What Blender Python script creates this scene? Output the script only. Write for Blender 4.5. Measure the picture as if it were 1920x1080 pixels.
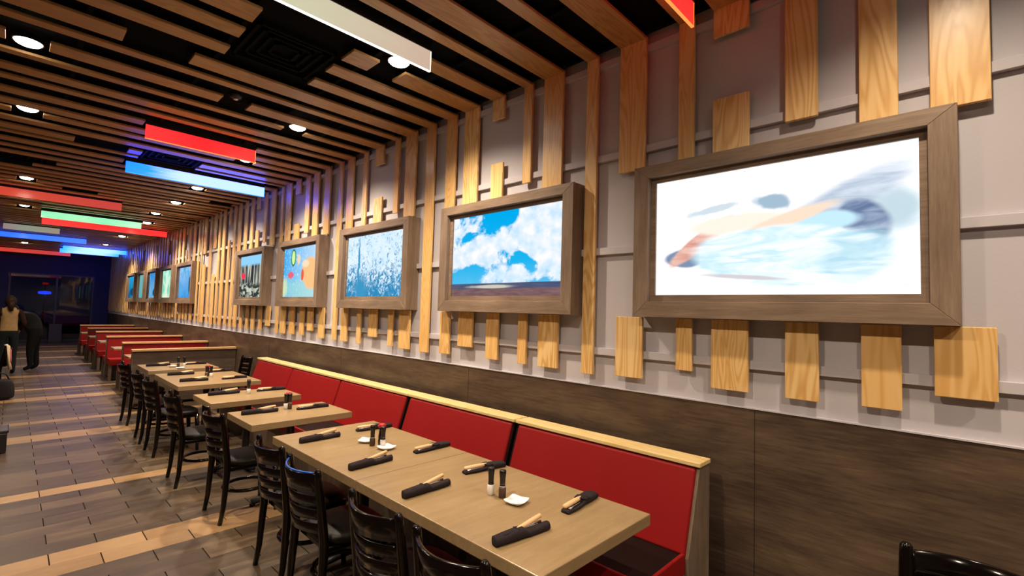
import bpy, math, random
from mathutils import Vector, Matrix
random.seed(7)
R = math.radians
PI = math.pi
D = bpy.data
for o in list(D.objects): D.objects.remove(o, do_unlink=True)
COL = bpy.context.scene.collection
SC = bpy.context.scene

# ------------------------------------------------------------------ camera
cam_d = D.cameras.new('camera')
cam = D.objects.new('camera', cam_d); COL.objects.link(cam)
FPX, YAW, PITCH, ROLL, EYE = 900.57, .805427, .05208, .029462, 1.70
cam_d.sensor_fit = 'HORIZONTAL'; cam_d.sensor_width = 36.0
cam_d.lens = 36.0 * FPX / 1920.0
cam_d.clip_start = .02; cam_d.clip_end = 200
_f = Vector((math.sin(YAW)*math.cos(PITCH), math.cos(YAW)*math.cos(PITCH), math.sin(PITCH)))
_r = Vector((math.cos(YAW), -math.sin(YAW), 0)); _u = _r.cross(_f)
_r2 = _r*math.cos(ROLL) + _u*math.sin(ROLL); _u2 = -_r*math.sin(ROLL) + _u*math.cos(ROLL)
m = Matrix((( _r2.x, _u2.x, -_f.x, 0), (_r2.y, _u2.y, -_f.y, 0), (_r2.z, _u2.z, -_f.z, EYE), (0, 0, 0, 1)))
cam.matrix_world = m
SC.camera = cam

# ------------------------------------------------------------------ world, exposure
w = D.worlds.new('world'); SC.world = w; w.use_nodes = True
w.node_tree.nodes['Background'].inputs[0].default_value = (.010, .014, .04, 1)
w.node_tree.nodes['Background'].inputs[1].default_value = .35
SC.view_settings.view_transform = 'Standard'
SC.view_settings.look = 'None'
SC.view_settings.exposure = 0.0
SC.view_settings.gamma = 1.0
SC.view_settings.use_curve_mapping = False

WX = 2.95      # right wall plane
CZ = 3.66      # black ceiling deck
SF = WX - .055  # front face of the wall slats
KS = 1.0087
SZ = 3.596      # underside of the ceiling slats
FARY = 27.0
LAMP_W = 370.0   # wall row; the aisle row is dimmer
WARM = (1.0, .80, .58)

# lamp positions (x, y): two rows of recessed downlights
LAMPS = [(2.0, -2.0), (2.0, .04), (1.96, 3.16), (2.006, 5.162), (2.025, 6.849), (2.02, 9.195), (2.058, 10.866), (2.032, 12.553),
         (2.15, 14.239), (2.138, 17.87), (2.1, 21.0),
         (-.02, -1.0), (-.02, 1.5), (-.021, 5.038), (.007, 6.805), (.063, 10.748), (.072, 12.616), (.083, 13.926), (.15, 18.6), (.218, 23.2)]

LAMPS = [(x*1.008, y*1.008) for x, y in LAMPS]
# ------------------------------------------------------------------ node helpers
class NT:
    def __init__(s, name):
        s.m = D.materials.new(name); s.m.use_nodes = True
        s.t = s.m.node_tree; s.n = s.t.nodes; s.l = s.t.links; s.n.clear()
        s.out = s.n.new('ShaderNodeOutputMaterial')
    def new(s, typ, ins=None, **kw):
        nd = s.n.new('ShaderNode' + typ)
        for k, v in kw.items(): setattr(nd, k, v)
        if ins:
            for k, v in ins.items(): s.set(nd.inputs[k], v)
        return nd
    def set(s, sock, v):
        if isinstance(v, bpy.types.NodeSocket): s.l.new(v, sock)
        else:
            if sock.type == 'RGBA' and isinstance(v, (tuple, list)) and len(v) == 3: v = (*v, 1)
            sock.default_value = v
    def math(s, op, a, b=0.0, c=0.0, clamp=False):
        nd = s.new('Math', operation=op, use_clamp=clamp)
        s.set(nd.inputs[0], a); s.set(nd.inputs[1], b); s.set(nd.inputs[2], c); return nd.outputs[0]
    def mix(s, f, a, b, mode='MIX'):
        nd = s.new('Mix', data_type='RGBA', blend_type=mode)
        s.set(nd.inputs[0], f); s.set(nd.inputs[6], a); s.set(nd.inputs[7], b); return nd.outputs[2]
    def ramp(s, f, stops, interp='LINEAR'):
        nd = s.new('ValToRGB'); s.l.new(f, nd.inputs[0]); cr = nd.color_ramp; cr.interpolation = interp
        while len(cr.elements) < len(stops): cr.elements.new(.5)
        for e, (p, c) in zip(cr.elements, stops): e.position = p; e.color = (*c, 1) if len(c) == 3 else c
        return nd.outputs[0]
    def coord(s, kind='Object'): return s.new('TexCoord').outputs[kind]
    def mapping(s, v, scale=(1, 1, 1), loc=(0, 0, 0), rot=(0, 0, 0)):
        nd = s.new('Mapping'); s.l.new(v, nd.inputs[0])
        s.set(nd.inputs['Location'], loc); s.set(nd.inputs['Rotation'], rot); s.set(nd.inputs['Scale'], scale); return nd.outputs[0]
    def noise(s, v, scale, detail=3, rough=.5, dist=0, out=0):
        nd = s.new('TexNoise', {'Scale': scale, 'Detail': detail, 'Roughness': rough, 'Distortion': dist}); s.l.new(v, nd.inputs[0]); return nd.outputs[out]
    def bump(s, h, strength=.2, dist=.01):
        return s.new('Bump', {'Strength': strength, 'Distance': dist, 'Height': h}).outputs[0]
    def bsdf(s, col, rough=.5, spec=.5, metal=0, normal=None, coat=0, emis=None, estr=0, **kw):
        b = s.new('BsdfPrincipled', {'Base Color': col, 'Roughness': rough, 'Specular IOR Level': spec, 'Metallic': metal})
        if normal is not None: s.l.new(normal, b.inputs['Normal'])
        if coat: b.inputs['Coat Weight'].default_value = coat; b.inputs['Coat Roughness'].default_value = kw.get('cr', .1)
        if emis is not None: s.set(b.inputs['Emission Color'], emis); s.set(b.inputs['Emission Strength'], estr)
        s.l.new(b.outputs[0], s.out.inputs[0]); return b
    def emit(s, col, strength=1.0):
        e = s.new('Emission', {'Color': col, 'Strength': strength}); s.l.new(e.outputs[0], s.out.inputs[0]); return e

M = {}
def plain(name, col, rough=.5, spec=.5, metal=0, coat=0, nscale=0, namt=.1, bump=0):
    t = NT(name); c = col
    if nscale:
        f = t.noise(t.coord(), nscale, 4)
        c = t.mix(f, tuple(x*(1-namt) for x in col), tuple(min(1, x*(1+namt)) for x in col))
        n = t.bump(f, bump) if bump else None
    else: n = None
    t.bsdf(c, rough, spec, metal, n, coat); M[name] = t.m; return t.m

def pine(name, c0, c1, c2, rough=.32, coat=.25, axis='Z', rnd=True):
    """varnished pine, grain along one local axis, every board different"""
    t = NT(name); co = t.coord()
    if rnd:
        r = t.new('ObjectInfo').outputs['Random']
        off = t.new('CombineXYZ', {0: t.math('MULTIPLY', r, 31.7), 1: t.math('MULTIPLY', r, 17.3), 2: t.math('MULTIPLY', r, 53.1)}).outputs[0]
        co = t.new('VectorMath', {0: co, 1: off}, operation='ADD').outputs[0]
    long = {'X': (1.1, 9, 9), 'Y': (9, 1.1, 9), 'Z': (9, 9, 1.1)}[axis]
    fine = {'X': (3, 90, 90), 'Y': (90, 3, 90), 'Z': (90, 90, 3)}[axis]
    v = t.mapping(co, long)
    n1 = t.noise(v, .75, 2, .45, .6)
    rings = t.math('ABSOLUTE', t.math('SINE', t.math('MULTIPLY', n1, 44.0)))
    rings = t.math('POWER', rings, 3.0)
    fine_n = t.noise(t.mapping(co, fine), 1.0, 3, .6)
    broad = t.noise(t.mapping(co, long), .35, 1)
    f = t.math('ADD', t.math('MULTIPLY', rings, .42), t.math('ADD', t.math('MULTIPLY', fine_n, .25), t.math('MULTIPLY', broad, .47)), clamp=True)
    c = t.ramp(f, [(.2, c0), (.55, c1), (.95, c2)])
    if rnd:
        c = t.mix(t.math('MULTIPLY', r, .55), c, (c1[0]*.92, c1[1]*.80, c1[2]*.62))
    t.bsdf(c, t.math('ADD', rough, t.math('MULTIPLY', fine_n, .12)), .5, 0, t.bump(f, .05), coat, cr=.25)
    M[name] = t.m; return t.m

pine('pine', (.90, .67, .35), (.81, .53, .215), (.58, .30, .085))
pine('pine_shaded', (.52, .31, .13), (.45, .25, .09), (.36, .165, .05))  # same pine as the wall slats, with the ceiling shade put into the colour
pine('light_pine', (.86, .68, .36), (.80, .60, .28), (.70, .47, .19), axis='Y', rnd=False)
pine('light_pine_x', (.70, .42, .20), (.62, .36, .16), (.5, .26, .1), axis='X', rnd=False)
pine('knife_wood', (.78, .50, .27), (.72, .44, .22), (.58, .32, .14), axis='X', rough=.5, coat=0, rnd=False)

# grey painted wall behind the slats
t = NT('grey_paint'); f = t.noise(t.coord(), 60, 4, .6)
t.bsdf(t.mix(t.noise(t.coord(), 1.3, 3), (.50, .480, .535), (.56, .540, .595)), .62, .35, 0, t.bump(f, .12, .004)); M['wall'] = t.m
t = NT('dark_deck'); f = t.noise(t.coord(), 8, 4, .6)
t.bsdf(t.mix(f, (.003, .003, .0035), (.008, .0075, .008)), .95, .05, 0, t.bump(f, .3, .02)); M['deck'] = t.m
# brown grey stained laminate wainscot
t = NT('stained_laminate'); co = t.coord()
a = t.noise(t.mapping(co, (1, .8, 2.2)), 1.6, 4, .6, .5)
b = t.noise(t.mapping(co, (1, 5, 60)), 1.0, 4, .65)
c = t.noise(t.mapping(co, (1, .9, 5)), 1.6, 3, .5, .6)
f = t.math('ADD', t.math('MULTIPLY', a, .42), t.math('ADD', t.math('MULTIPLY', b, .32), t.math('MULTIPLY', c, .26)))
col = t.ramp(f, [(.30, (.030, .018, .015)), (.45, (.064, .041, .030)), (.58, (.118, .080, .051)), (.74, (.21, .150, .094))])
t.bsdf(col, .38, .45, 0, t.bump(f, .05)); M['wainscot'] = t.m
# frames: weathered grey brown wood; object coordinates, grain by part
def greywood(name, axis, k=1.0):
    t = NT(name); co = t.coord()
    lo = {'X': (2, 26, 26), 'Y': (26, 2, 26), 'Z': (26, 26, 2)}[axis]
    f1 = t.noise(t.mapping(co, lo), 1.0, 4, .6, .3); f2 = t.noise(co, 3.0, 2)
    fi = t.noise(t.mapping(co, tuple(q*5 for q in lo)), 1.0, 3, .6)
    f = t.math('ADD', t.math('MULTIPLY', f1, .45), t.math('ADD', t.math('MULTIPLY', f2, .3), t.math('MULTIPLY', fi, .25)))
    c = t.ramp(f, [(.3, (.13*k, .09*k, .063*k)), (.5, (.225*k, .16*k, .115*k)), (.68, (.33*k, .245*k, .18*k))])
    t.bsdf(c, .5, .35, 0, t.bump(f, .15)); M[name] = t.m
greywood('frame_wood_y', 'Y'); greywood('frame_wood_z', 'Z'); greywood('grey_board', 'X', .5); greywood('end_board', 'Z', .75)
# table laminate
t = NT('table_laminate'); co = t.coord()
f = t.math('ADD', t.math('MULTIPLY', t.noise(t.mapping(co, (2.5, 24, 24)), 1.0, 4, .6, .3), .45), t.math('ADD', t.math('MULTIPLY', t.noise(t.mapping(co, (20, 160, 160)), 1, 3, .6), .25), t.math('MULTIPLY', t.noise(co, 3, 2), .3)))
c = t.ramp(f, [(.3, (.215, .145, .070)), (.5, (.295, .203, .104)), (.7, (.375, .265, .146))])
t.bsdf(c, .30, .5, 0, t.bump(f, .03)); M['table'] = t.m
# red vinyl
t = NT('red_vinyl'); co = t.coord(); f = t.noise(co, 220, 3, .6); g = t.noise(co, 4, 2)
t.bsdf(t.mix(g, (.215, .0045, .005), (.25, .0058, .0065)), .48, .25, 0, t.bump(f, .12, .003)); M['red'] = t.m
t = NT('dark_vinyl'); co = t.coord(); f = t.noise(co, 160, 3, .6)
t.bsdf(t.mix(f, (.006, .002, .002), (.012, .004, .004)), .6, .1, 0, t.bump(f, .2, .003)); M['dark_vinyl'] = t.m
plain('black_wood', (.0035, .0022, .0020), .13, .26, 0, .08, 20, .3)
plain('black_vinyl', (.004, .003, .003), .5, .25, 0, 0, 120, .25, .1)
plain('black_iron', (.012, .012, .013), .45, .5, 0, 0, 60, .3, .15)
plain('vent_black', (.0035, .0035, .004), .85, .08)
plain('black_plastic', (.012, .011, .012), .25, .5)
plain('napkin', (.020, .013, .017), .85, .25, 0, 0, 260, .45, .5)
plain('steel', (.62, .62, .66), .22, .5, 1)
plain('white_china', (.93, .92, .94), .3, .5)
plain('salt', (.80, .78, .75), .5, .5, 0, 0, 300, .1)
plain('peppercorn', (.07, .035, .02), .5, .5, 0, 0, 400, .8)
plain('red_plastic', (.50, .02, .02), .3, .5)
plain('soy', (.02, .009, .008), .12, .6)
plain('strip_blue', (.02, .10, .55), .3, .5)
plain('blue_paint', (.05, .06, .16), .6, .3, 0, 0, 3, .15)
plain('dim_paint', (.16, .13, .12), .7, .3, 0, 0, 2, .15)
plain('mullion', (.10, .10, .13), .4, .5, .3)
plain('skin', (.46, .24, .15), .5, .4)
plain('hair_brown', (.035, .014, .008), .6, .3, 0, 0, 60, .5)
plain('hair_auburn', (.16, .035, .02), .6, .3, 0, 0, 60, .5)
plain('tan_vest', (.52, .34, .15), .8, .2, 0, 0, 40, .15)
plain('dark_cloth', (.020, .018, .022), .85, .2, 0, 0, 40, .3)
plain('teal_trousers', (.014, .020, .024), .85, .2, 0, 0, 40, .3)
plain('brown_cloth', (.05, .018, .014), .85, .2, 0, 0, 40, .3)
plain('grey_shirt', (.22, .20, .24), .8, .2, 0, 0, 40, .2)
plain('pink_cloth', (.62, .16, .20), .85, .2, 0, 0, 12, .3)
plain('cream_cloth', (.70, .58, .36), .85, .2, 0, 0, 12, .2)
plain('asphalt', (.02, .02, .022), .9, .2, 0, 0, 20, .3)
# lamp face
t = NT('lamp_glow'); t.emit((1.0, .90, .74), 30.0); M['lamp_glow'] = t.m
plain('reflector', (.75, .68, .58), .25, .5, .8)
# floor planks: tone per plank
def plank(name, c0, c1, c2):
    t = NT(name); co = t.coord(); at = t.new('Attribute', attribute_name='tone').outputs['Fac']
    off = t.new('CombineXYZ', {0: t.math('MULTIPLY', at, 41.0), 1: t.math('MULTIPLY', at, 13.0), 2: 0.0}).outputs[0]
    v = t.new('VectorMath', {0: co, 1: off}, operation='ADD').outputs[0]
    a = t.noise(t.mapping(v, (2.2, 16, 1)), 1.0, 4, .6, .5); b = t.noise(t.mapping(v, (8, 90, 1)), 1.0, 3, .6); g = t.noise(t.mapping(v, (1.6, 4, 1)), 1.2, 3, .6, 1.2)
    f = t.math('ADD', t.math('MULTIPLY', a, .32), t.math('ADD', t.math('MULTIPLY', b, .15), t.math('ADD', t.math('MULTIPLY', at, .22), t.math('MULTIPLY', g, .38))))
    t.bsdf(t.ramp(f, [(.3, c0), (.52, c1), (.75, c2)]), t.math('ADD', .30, t.math('MULTIPLY', a, .2)), .5, 0, t.bump(f, .05)); M[name] = t.m
plank('plank_dark', (.030, .018, .010), (.068, .045, .027), (.145, .098, .058))
plank('plank_light', (.20, .115, .048), (.29, .175, .080), (.36, .23, .115))
plain('grout', (.008, .005, .003), .9, .2)

# glass with the interior mirrored in it
t = NT('window_glass')
fr = t.new('Fresnel', {'IOR': 1.5}).outputs[0]
gl = t.new('BsdfGlossy', {'Color': (.9, .92, 1, 1), 'Roughness': .02}).outputs[0]
tr = t.new('BsdfTransparent', {'Color': (.60, .62, .68, 1)}).outputs[0]
mx = t.new('MixShader', {0: t.math('MULTIPLY', fr, .9, clamp=True)}); t.l.new(tr, mx.inputs[1]); t.l.new(gl, mx.inputs[2]); t.l.new(mx.outputs[0], t.out.inputs[0]); M['glass'] = t.m

def glow(name, stops, s, edge=False):
    """lit acrylic fin: colour runs along local X (0..1 over the fin via generated coords)"""
    t = NT(name); g = t.coord('Generated'); x = t.new('SeparateXYZ', {0: g}).outputs[0]
    nz = t.noise(t.mapping(g, (3, 1, 6)), 1.5, 3)
    f = t.math('ADD', x, t.math('MULTIPLY', t.math('SUBTRACT', nz, .5), .25), clamp=True)
    c = t.ramp(f, stops)
    t.bsdf((.15, .15, .16), .2, .5, 0, None, 0, c, s); M[name] = t.m
glow('fin_stone', [(0, (1.0, .76, .46)), (.5, (.86, .84, .58)), (1, (.84, .60, .46))], .72)
glow('fin_red', [(0, (1.0, .022, .025)), (.5, (1.0, .006, .012)), (1, (1.0, .022, .02))], 1.5)
glow('fin_dimred', [(0, (.9, .07, .02)), (1, (.75, .06, .03))], .75)
glow('fin_blue', [(0, (.0, .042, 1.0)), (.14, (.002, .050, 1.0)), (.34, (.075, .108, 1.0)), (1, (.07, .108, 1.0))], 8.5)
glow('fin_deepblue', [(0, (.002, .07, 1.0)), (1, (.03, .13, 1.0))], 2.0)
glow('fin_cyan', [(0, (.004, .090, 1.0)), (.3, (.085, .15, 1.0)), (.7, (.085, .15, 1.0)), (1, (.004, .090, 1.0))], 6.5)
glow('fin_green', [(0, (.22, .75, .40)), (.4, (.34, .80, .44)), (.6, (.22, .78, .40)), (1, (.44, .82, .52))], 1.25)
glow('fin_grey', [(0, (.36, .26, .25)), (.4, (.30, .36, .28)), (1, (.38, .33, .24))], .8)  # unlit fin; its brightness is put in as a faint glow
t = NT('edge_white'); t.emit((1.0, .93, .78), 2.2); M['edge_white'] = t.m
t = NT('edge_red'); t.emit((1.0, .22, .05), 1.8); M['edge_red'] = t.m
t = NT('edge_blue'); t.emit((.02, .14, 1.0), 5.0); M['edge_blue'] = t.m
t = NT('neon_blue'); t.emit((.01, .06, 1.0), 2.2); M['neon_blue'] = t.m
t = NT('neon_red'); t.emit((1.0, .02, .01), .35); M['neon_red'] = t.m

# ------------------------------------------------------------------ mesh builder
class MB:
    def __init__(s): s.v = []; s.f = []; s.mi = []; s.cur = 0; s.sm = []
    def add(s, vs, fs, smooth=False, mat=None):
        b = len(s.v); s.v += [tuple(p) for p in vs]
        for f in fs: s.f.append([b+i for i in f]); s.mi.append(s.cur if mat is None else mat); s.sm.append(smooth)
        return s
    def box(s, x0, x1, y0, y1, z0, z1, mat=None):
        vs = [(x, y, z) for z in (z0, z1) for y in (y0, y1) for x in (x0, x1)]
        return s.add(vs, [(0, 2, 3, 1), (4, 5, 7, 6), (0, 1, 5, 4), (2, 6, 7, 3), (0, 4, 6, 2), (1, 3, 7, 5)], mat=mat)
    def loft(s, rings, smooth=True, caps=True, closed=False, mat=None):
        n = len(rings[0]); vs = [p for r in rings for p in r]; fs = []
        m = len(rings)
        for i in range(m if closed else m-1):
            j = (i+1) % m
            for k in range(n):
                l = (k+1) % n
                fs.append((i*n+k, i*n+l, j*n+l, j*n+k))
        if caps and not closed:
            fs.append(tuple(range(n))[::-1]); fs.append(tuple((m-1)*n+k for k in range(n)))
        return s.add(vs, fs, smooth, mat)
    def lathe(s, prof, cx=0, cy=0, n=20, mat=None, smooth=True):
        rings = [[(cx+r*math.cos(2*PI*k/n), cy+r*math.sin(2*PI*k/n), z) for k in range(n)] for r, z in prof]
        return s.loft(rings, smooth, True, mat=mat)
    def tube(s, pts, rad, n=10, closed=False, sx=1, mat=None, up=(0, 0, 1)):
        pts = [Vector(p) for p in pts]; m = len(pts); rings = []
        for i, p in enumerate(pts):
            if closed: d = pts[(i+1) % m] - pts[i-1]
            else: d = pts[min(i+1, m-1)] - pts[max(i-1, 0)]
            d.normalize(); u = Vector(up)
            if abs(d.dot(u)) > .93: u = Vector((1, 0, 0))
            a = d.cross(u).normalized(); b = d.cross(a).normalized()
            r = rad[i] if isinstance(rad, (list, tuple)) else rad
            rings.append([p + a*(r*sx*math.cos(2*PI*k/n)) + b*(r*math.sin(2*PI*k/n)) for k in range(n)])
        return s.loft(rings, True, True, closed, mat)
    def prism(s, poly, lo, hi, axis='x', mat=None):
        n = len(poly)
        def P(a, b, h): return {'x': (h, a, b), 'y': (a, h, b), 'z': (a, b, h)}[axis]
        vs = [P(a, b, lo) for a, b in poly] + [P(a, b, hi) for a, b in poly]
        fs = [tuple(range(n))[::-1], tuple(range(n, 2*n))] + [(i, (i+1) % n, n+(i+1) % n, n+i) for i in range(n)]
        return s.add(vs, fs, mat=mat)
    def build(s, name, mat, parent=None, bevel=0, seg=2, sub=0, loc=None):
        me = D.meshes.new(name); me.from_pydata(s.v, [], s.f)
        mats = mat if isinstance(mat, (list, tuple)) else [mat]
        for q in mats: me.materials.append(M[q] if isinstance(q, str) else q)
        for p, i, sm in zip(me.polygons, s.mi, s.sm): p.material_index = i; p.use_smooth = sm
        import bmesh
        bm = bmesh.new(); bm.from_mesh(me); bmesh.ops.recalc_face_normals(bm, faces=bm.faces); bm.to_mesh(me); bm.free()
        o = D.objects.new(name, me); COL.objects.link(o)
        if parent is not None: o.parent = parent
        if loc: o.location = loc
        if bevel:
            b = o.modifiers.new('bevel', 'BEVEL'); b.width = bevel; b.segments = seg; b.limit_method = 'ANGLE'; b.angle_limit = R(40)
            b.harden_normals = False
        if sub:
            q = o.modifiers.new('sub', 'SUBSURF'); q.levels = sub; q.render_levels = sub
        return o

def tag(o, label, cat, group=None):
    o['label'] = label; o['category'] = cat
    if group: o['group'] = group
    return o
def empty(name, loc, rz=0):
    o = D.objects.new(name, None); COL.objects.link(o); o.location = loc; o.rotation_euler.z = rz
    o.empty_display_size = .1; return o
def struct(o): o['kind'] = 'structure'; return o
def dup(o, parent=None):
    c = o.copy(); COL.objects.link(c); c.parent = parent
    for ch in list(o.children):
        if ch.type != 'LIGHT': dup(ch, c)
    return c
ORD = ['first', 'second', 'third', 'fourth', 'fifth', 'sixth', 'seventh', 'eighth', 'ninth', 'tenth', 'eleventh', 'twelfth', 'thirteenth',
       'fourteenth', 'fifteenth', 'sixteenth', 'seventeenth', 'eighteenth', 'nineteenth', 'twentieth']

# ------------------------------------------------------------------ room shell
LX = -3.6; BY = -3.2
b = MB(); b.box(LX, WX+.1, BY, FARY, -.06, -.004, mat=0)
tones = []
ROW = .191; PL = .505
light_rows = {0, 1, 9, 21, 22, 27, 38, 39, 45, 56, 57, 68, 69, 80, 81, 92, 93, 104, 105, -9, -14, -15, -24, -25, -33}
y0 = 4.10; k0 = int((BY-y0)/ROW)
me_v = []; faces = []
nb = len(b.f); tones = [0.0]*nb
for k in range(k0, int((FARY-y0)/ROW)+1):
    ya = y0+k*ROW; yb = ya+ROW
    if ya < BY or yb > FARY: continue
    xo = .27 + (0 if k % 2 else .25)
    x = xo - PL*9
    while x < WX:
        xa, xb = max(x, LX), min(x+PL, WX)
        if xb-xa > .02:
            b.add([(xa+.0035, ya+.0003, 0), (xb-.0035, ya+.0003, 0), (xb-.0035, yb-.0003, 0), (xa+.0035, yb-.0003, 0),
                   (xa+.0035, ya+.0003, -.004), (xb-.0035, ya+.0003, -.004), (xb-.0035, yb-.0003, -.004), (xa+.0035, yb-.0003, -.004)],
                  [(0, 1, 2, 3), (0, 4, 5, 1), (1, 5, 6, 2), (2, 6, 7, 3), (3, 7, 4, 0)], mat=2 if k in light_rows else 1)
            tones += [random.random()]*5
        x += PL
fl = b.build('floor', ['grout', 'plank_dark', 'plank_light'])
at = fl.data.attributes.new('tone', 'FLOAT', 'FACE')
at.data.foreach_set('value', tones)
struct(fl)
struct(MB().box(LX, WX+.1, BY, FARY, CZ, CZ+.1).build('ceiling', 'deck'))
b = MB(); b.box(WX, WX+.1, BY, FARY, 1.20, CZ)
for zt in (3.565, 2.866, 2.186, 1.472):     # horizontal battens under the slats
    b.box(WX-.031, WX, BY, FARY, zt-.050, zt)
struct(b.build('wall_right', 'wall', bevel=.002))
b = MB(); b.box(WX-.018, WX+.1, BY, FARY, 0, 1.20)
struct(b.build('trim_1', 'wainscot'))
b = MB(); ys = [.895+2.44*i for i in range(-2, 11)]
for ya in ys: b.box(WX-.019, WX-.012, ya-.0015, ya+.0015, 0, 1.20)
struct(b.build('trim_2', 'black_iron'))
struct(MB().box(WX-.024, WX, BY, FARY, 1.198, 1.206).build('trim_3', 'wall'))
struct(MB().box(LX-.1, LX, BY, FARY, 0, CZ).build('wall_left', 'dim_paint'))
struct(MB().box(LX-.1, WX+.1, BY-.1, BY, 0, CZ).build('wall_back', 'dim_paint'))
b = MB()
for x in (-2.3, -1.2, -.30, .24, .98, 1.80, 2.30, 2.86): b.box(x, x+.03, 0, FARY, SZ+.0222, CZ)
struct(b.build('trim_4', 'deck'))
# far wall with a dark storefront
GX0, GX1, GZ = -.12, 2.42, 2.72
b = MB(); b.box(LX, GX0, FARY, FARY+.15, 0, CZ); b.box(GX1, WX+.1, FARY, FARY+.15, 0, CZ); b.box(GX0, GX1, FARY, FARY+.15, GZ, CZ)
struct(b.build('wall_far', 'blue_paint'))
win = MB(); win.box(GX0, GX1, FARY+.06, FARY+.072, .08, GZ-.03)
win = struct(win.build('window_1', 'glass'))
b = MB()
b.box(GX0, GX1, FARY+.01, FARY+.11, 0, .08); b.box(GX0, GX1, FARY+.01, FARY+.11, GZ-.05, GZ)
for x in (GX0+.02, 1.24, GX1-.06): b.box(x, x+.06, FARY-.0, FARY+.12, 0, GZ)
b.build('window_frame', 'mullion', win)
o = MB().box(1.12, 1.50, FARY-.35, FARY-.1, 0, .72).build('host_stand', 'mullion', bevel=.01)
tag(o, 'low bluish box-like stand before the dark far window', 'stand')
struct(MB().box(LX-4, WX+6, FARY+.15, FARY+22, -.08, -.02).build('floor_outside', 'asphalt'))
o = empty('street_sign', (.98, FARY+1.5, -.02)); b = MB(); b.tube([(-.2, 0, 2.0), (0, 0, 2.0), (.2, 0, 2.0)], [.05, .075, .05], 12); b.build('sign_face', 'neon_blue', o); MB().lathe([(.03, 0), (.03, 1.93)]).build('pole', 'black_iron', o)
tag(o, 'small glowing blue oval sign seen through the far window', 'sign')
o = empty('street_sign', (1.0, FARY+1.9, -.02)); b = MB(); b.tube([(-.1, 0, 2.4), (0, 0, 2.4), (.1, 0, 2.4)], [.035, .05, .035], 12); b.build('sign_face', 'neon_red', o); MB().lathe([(.03, 0), (.03, 2.36)]).build('pole', 'black_iron', o)
tag(o, 'dim red light seen through the far window above the blue one', 'sign')

# ------------------------------------------------------------------ slats
# idx: (y_lo, y_hi, z_bottom)
S = [(-.073, .128, 1.387), (.24, .395, 1.300), (.568, .727, 1.292), (.905, 1.118, 1.295), (1.224, 1.335, 1.379), (1.553, 1.765, 1.296),
     (1.933, 2.047, 1.282), (2.25, 2.462, 1.292), (2.568, 2.68, 1.294), (2.89, 3.06, 1.299), (3.215, 3.438, 1.382), (3.535, 3.707, 1.296),
     (3.865, 4.036, 1.285), (4.186, 4.414, 1.293), (4.50, 4.63, 1.303), (4.828, 5.044, 1.381), (5.186, 5.318, 1.286), (5.514, 5.714, 1.291),
     (5.80, 5.95, 1.293), (6.14, 6.35, 1.294), (6.48, 6.70, 1.374), (6.77, 6.96, 1.302), (7.10, 7.32, 1.300), (7.43, 7.68, 1.291),
     (7.725, 7.87, 1.284), (8.05, 8.29, 1.377), (8.42, 8.60, 1.302), (8.75, 8.97, 1.286), (9.05, 9.24, 1.291), (9.44, 9.57, 1.286),
     (9.775, 9.93, 1.291), (10.07, 10.19, 1.288), (10.38, 10.50, 1.306), (10.70, 10.87, 1.285), (11.04, 11.15, 1.315), (11.31, 11.49, 1.284),
     (11.65, 11.76, 1.314), (12.01, 12.20, 1.302), (12.30, 12.38, 1.31), (12.57, 12.66, 1.317), (12.94, 13.12, 1.317), (13.38, 13.49, 1.310), (13.66, 13.78, 1.325),
     (13.95, 14.15, 1.323), (14.38, 14.53, 1.31)]
S = [(a*1.0077 if a > 0 else a, c, z) if a < 9.3 else (a, c, z) for a, c, z in S]
S = [(a*KS, c*KS, EYE+(z-EYE)*KS) for a, c, z in S]
wpat = [.16, .12, .14, .19, .11, .15]
y = 14.86; i = 0
while y < 26.7:
    ww = wpat[i % 6]; S.append((y, y+ww, 1.30 + .04*(i % 5 == 0))); y += ww + .17 + .02*((i*7) % 3); i += 1
FR = [(.035, 1.60), (2.097, 3.662), (4.20, 5.715), (6.28, 7.72), (8.30, 9.73), (12.78, 14.32), (14.73, 16.2), (16.7, 18.02), (18.45, 19.63), (20.13, 21.63)]
FNAME = ['the pale draped picture', 'the cloud picture', 'the blue twisting tree picture', 'the orange and blue picture', 'the dark woodland picture',
         'the sixth picture', 'the seventh picture', 'the eighth picture', 'the ninth picture', 'the tenth picture']
FZ0, FZ1 = 1.70, 2.675
forced = {0: 0, 5: 0, 7: 1, 13: 2, 19: 3, 25: 4}
full_idx = {6, 12, 18, 24, 30, 31, 32, 33, 34, 35, 36, 37, 38, 39}
upper_end = {0: 2.691, 2: 2.794, 5: 2.696, 8: 2.779, 14: 2.769, 13: 2.694, 19: 2.69, 21: 2.77, 25: 2.69, 26: 2.77}
split_top = {3: (3.424, 3.032), 9: (3.412, 3.015), 15: (3.39, 3.0), 22: (3.393, 2.94), 27: (3.376, 3.005), 32: (3.265, 2.963), 35: (2.87, 2.33), 37: (2.80, 2.56),
             42: (3.38, 3.0), 47: (3.38, 3.0), 52: (3.38, 3.0), 58: (3.38, 3.0), 64: (3.38, 3.0)}
def behind(i):
    a, c, _ = S[i]
    if i in forced: return forced[i]
    if i in full_idx: return None
    for k, (p, q) in enumerate(FR):
        if a < q-.02 and c > p+.02: return k
    return None
slat_cache = {}
def wsize(a, c): return 'narrow' if c-a < .14 else ('wide' if c-a > .205 else 'medium')
cnt_u = {}; cnt_l = {}
def board(name, w_, l_, mat='pine'):
    """board with its length along local Z and its face toward local -X"""
    b = MB(); b.box(0, .022, -w_/2, w_/2, 0, l_); return b.build(name, mat, bevel=.0025, seg=1)
def gapname(i):
    c = (S[i][0]+S[i][1])/2
    for k in range(len(FR)-1):
        if FR[k][1]-.1 < c < FR[k+1][0]+.1: return k
    return len(FR)-1
gap_cnt = {}
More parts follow.
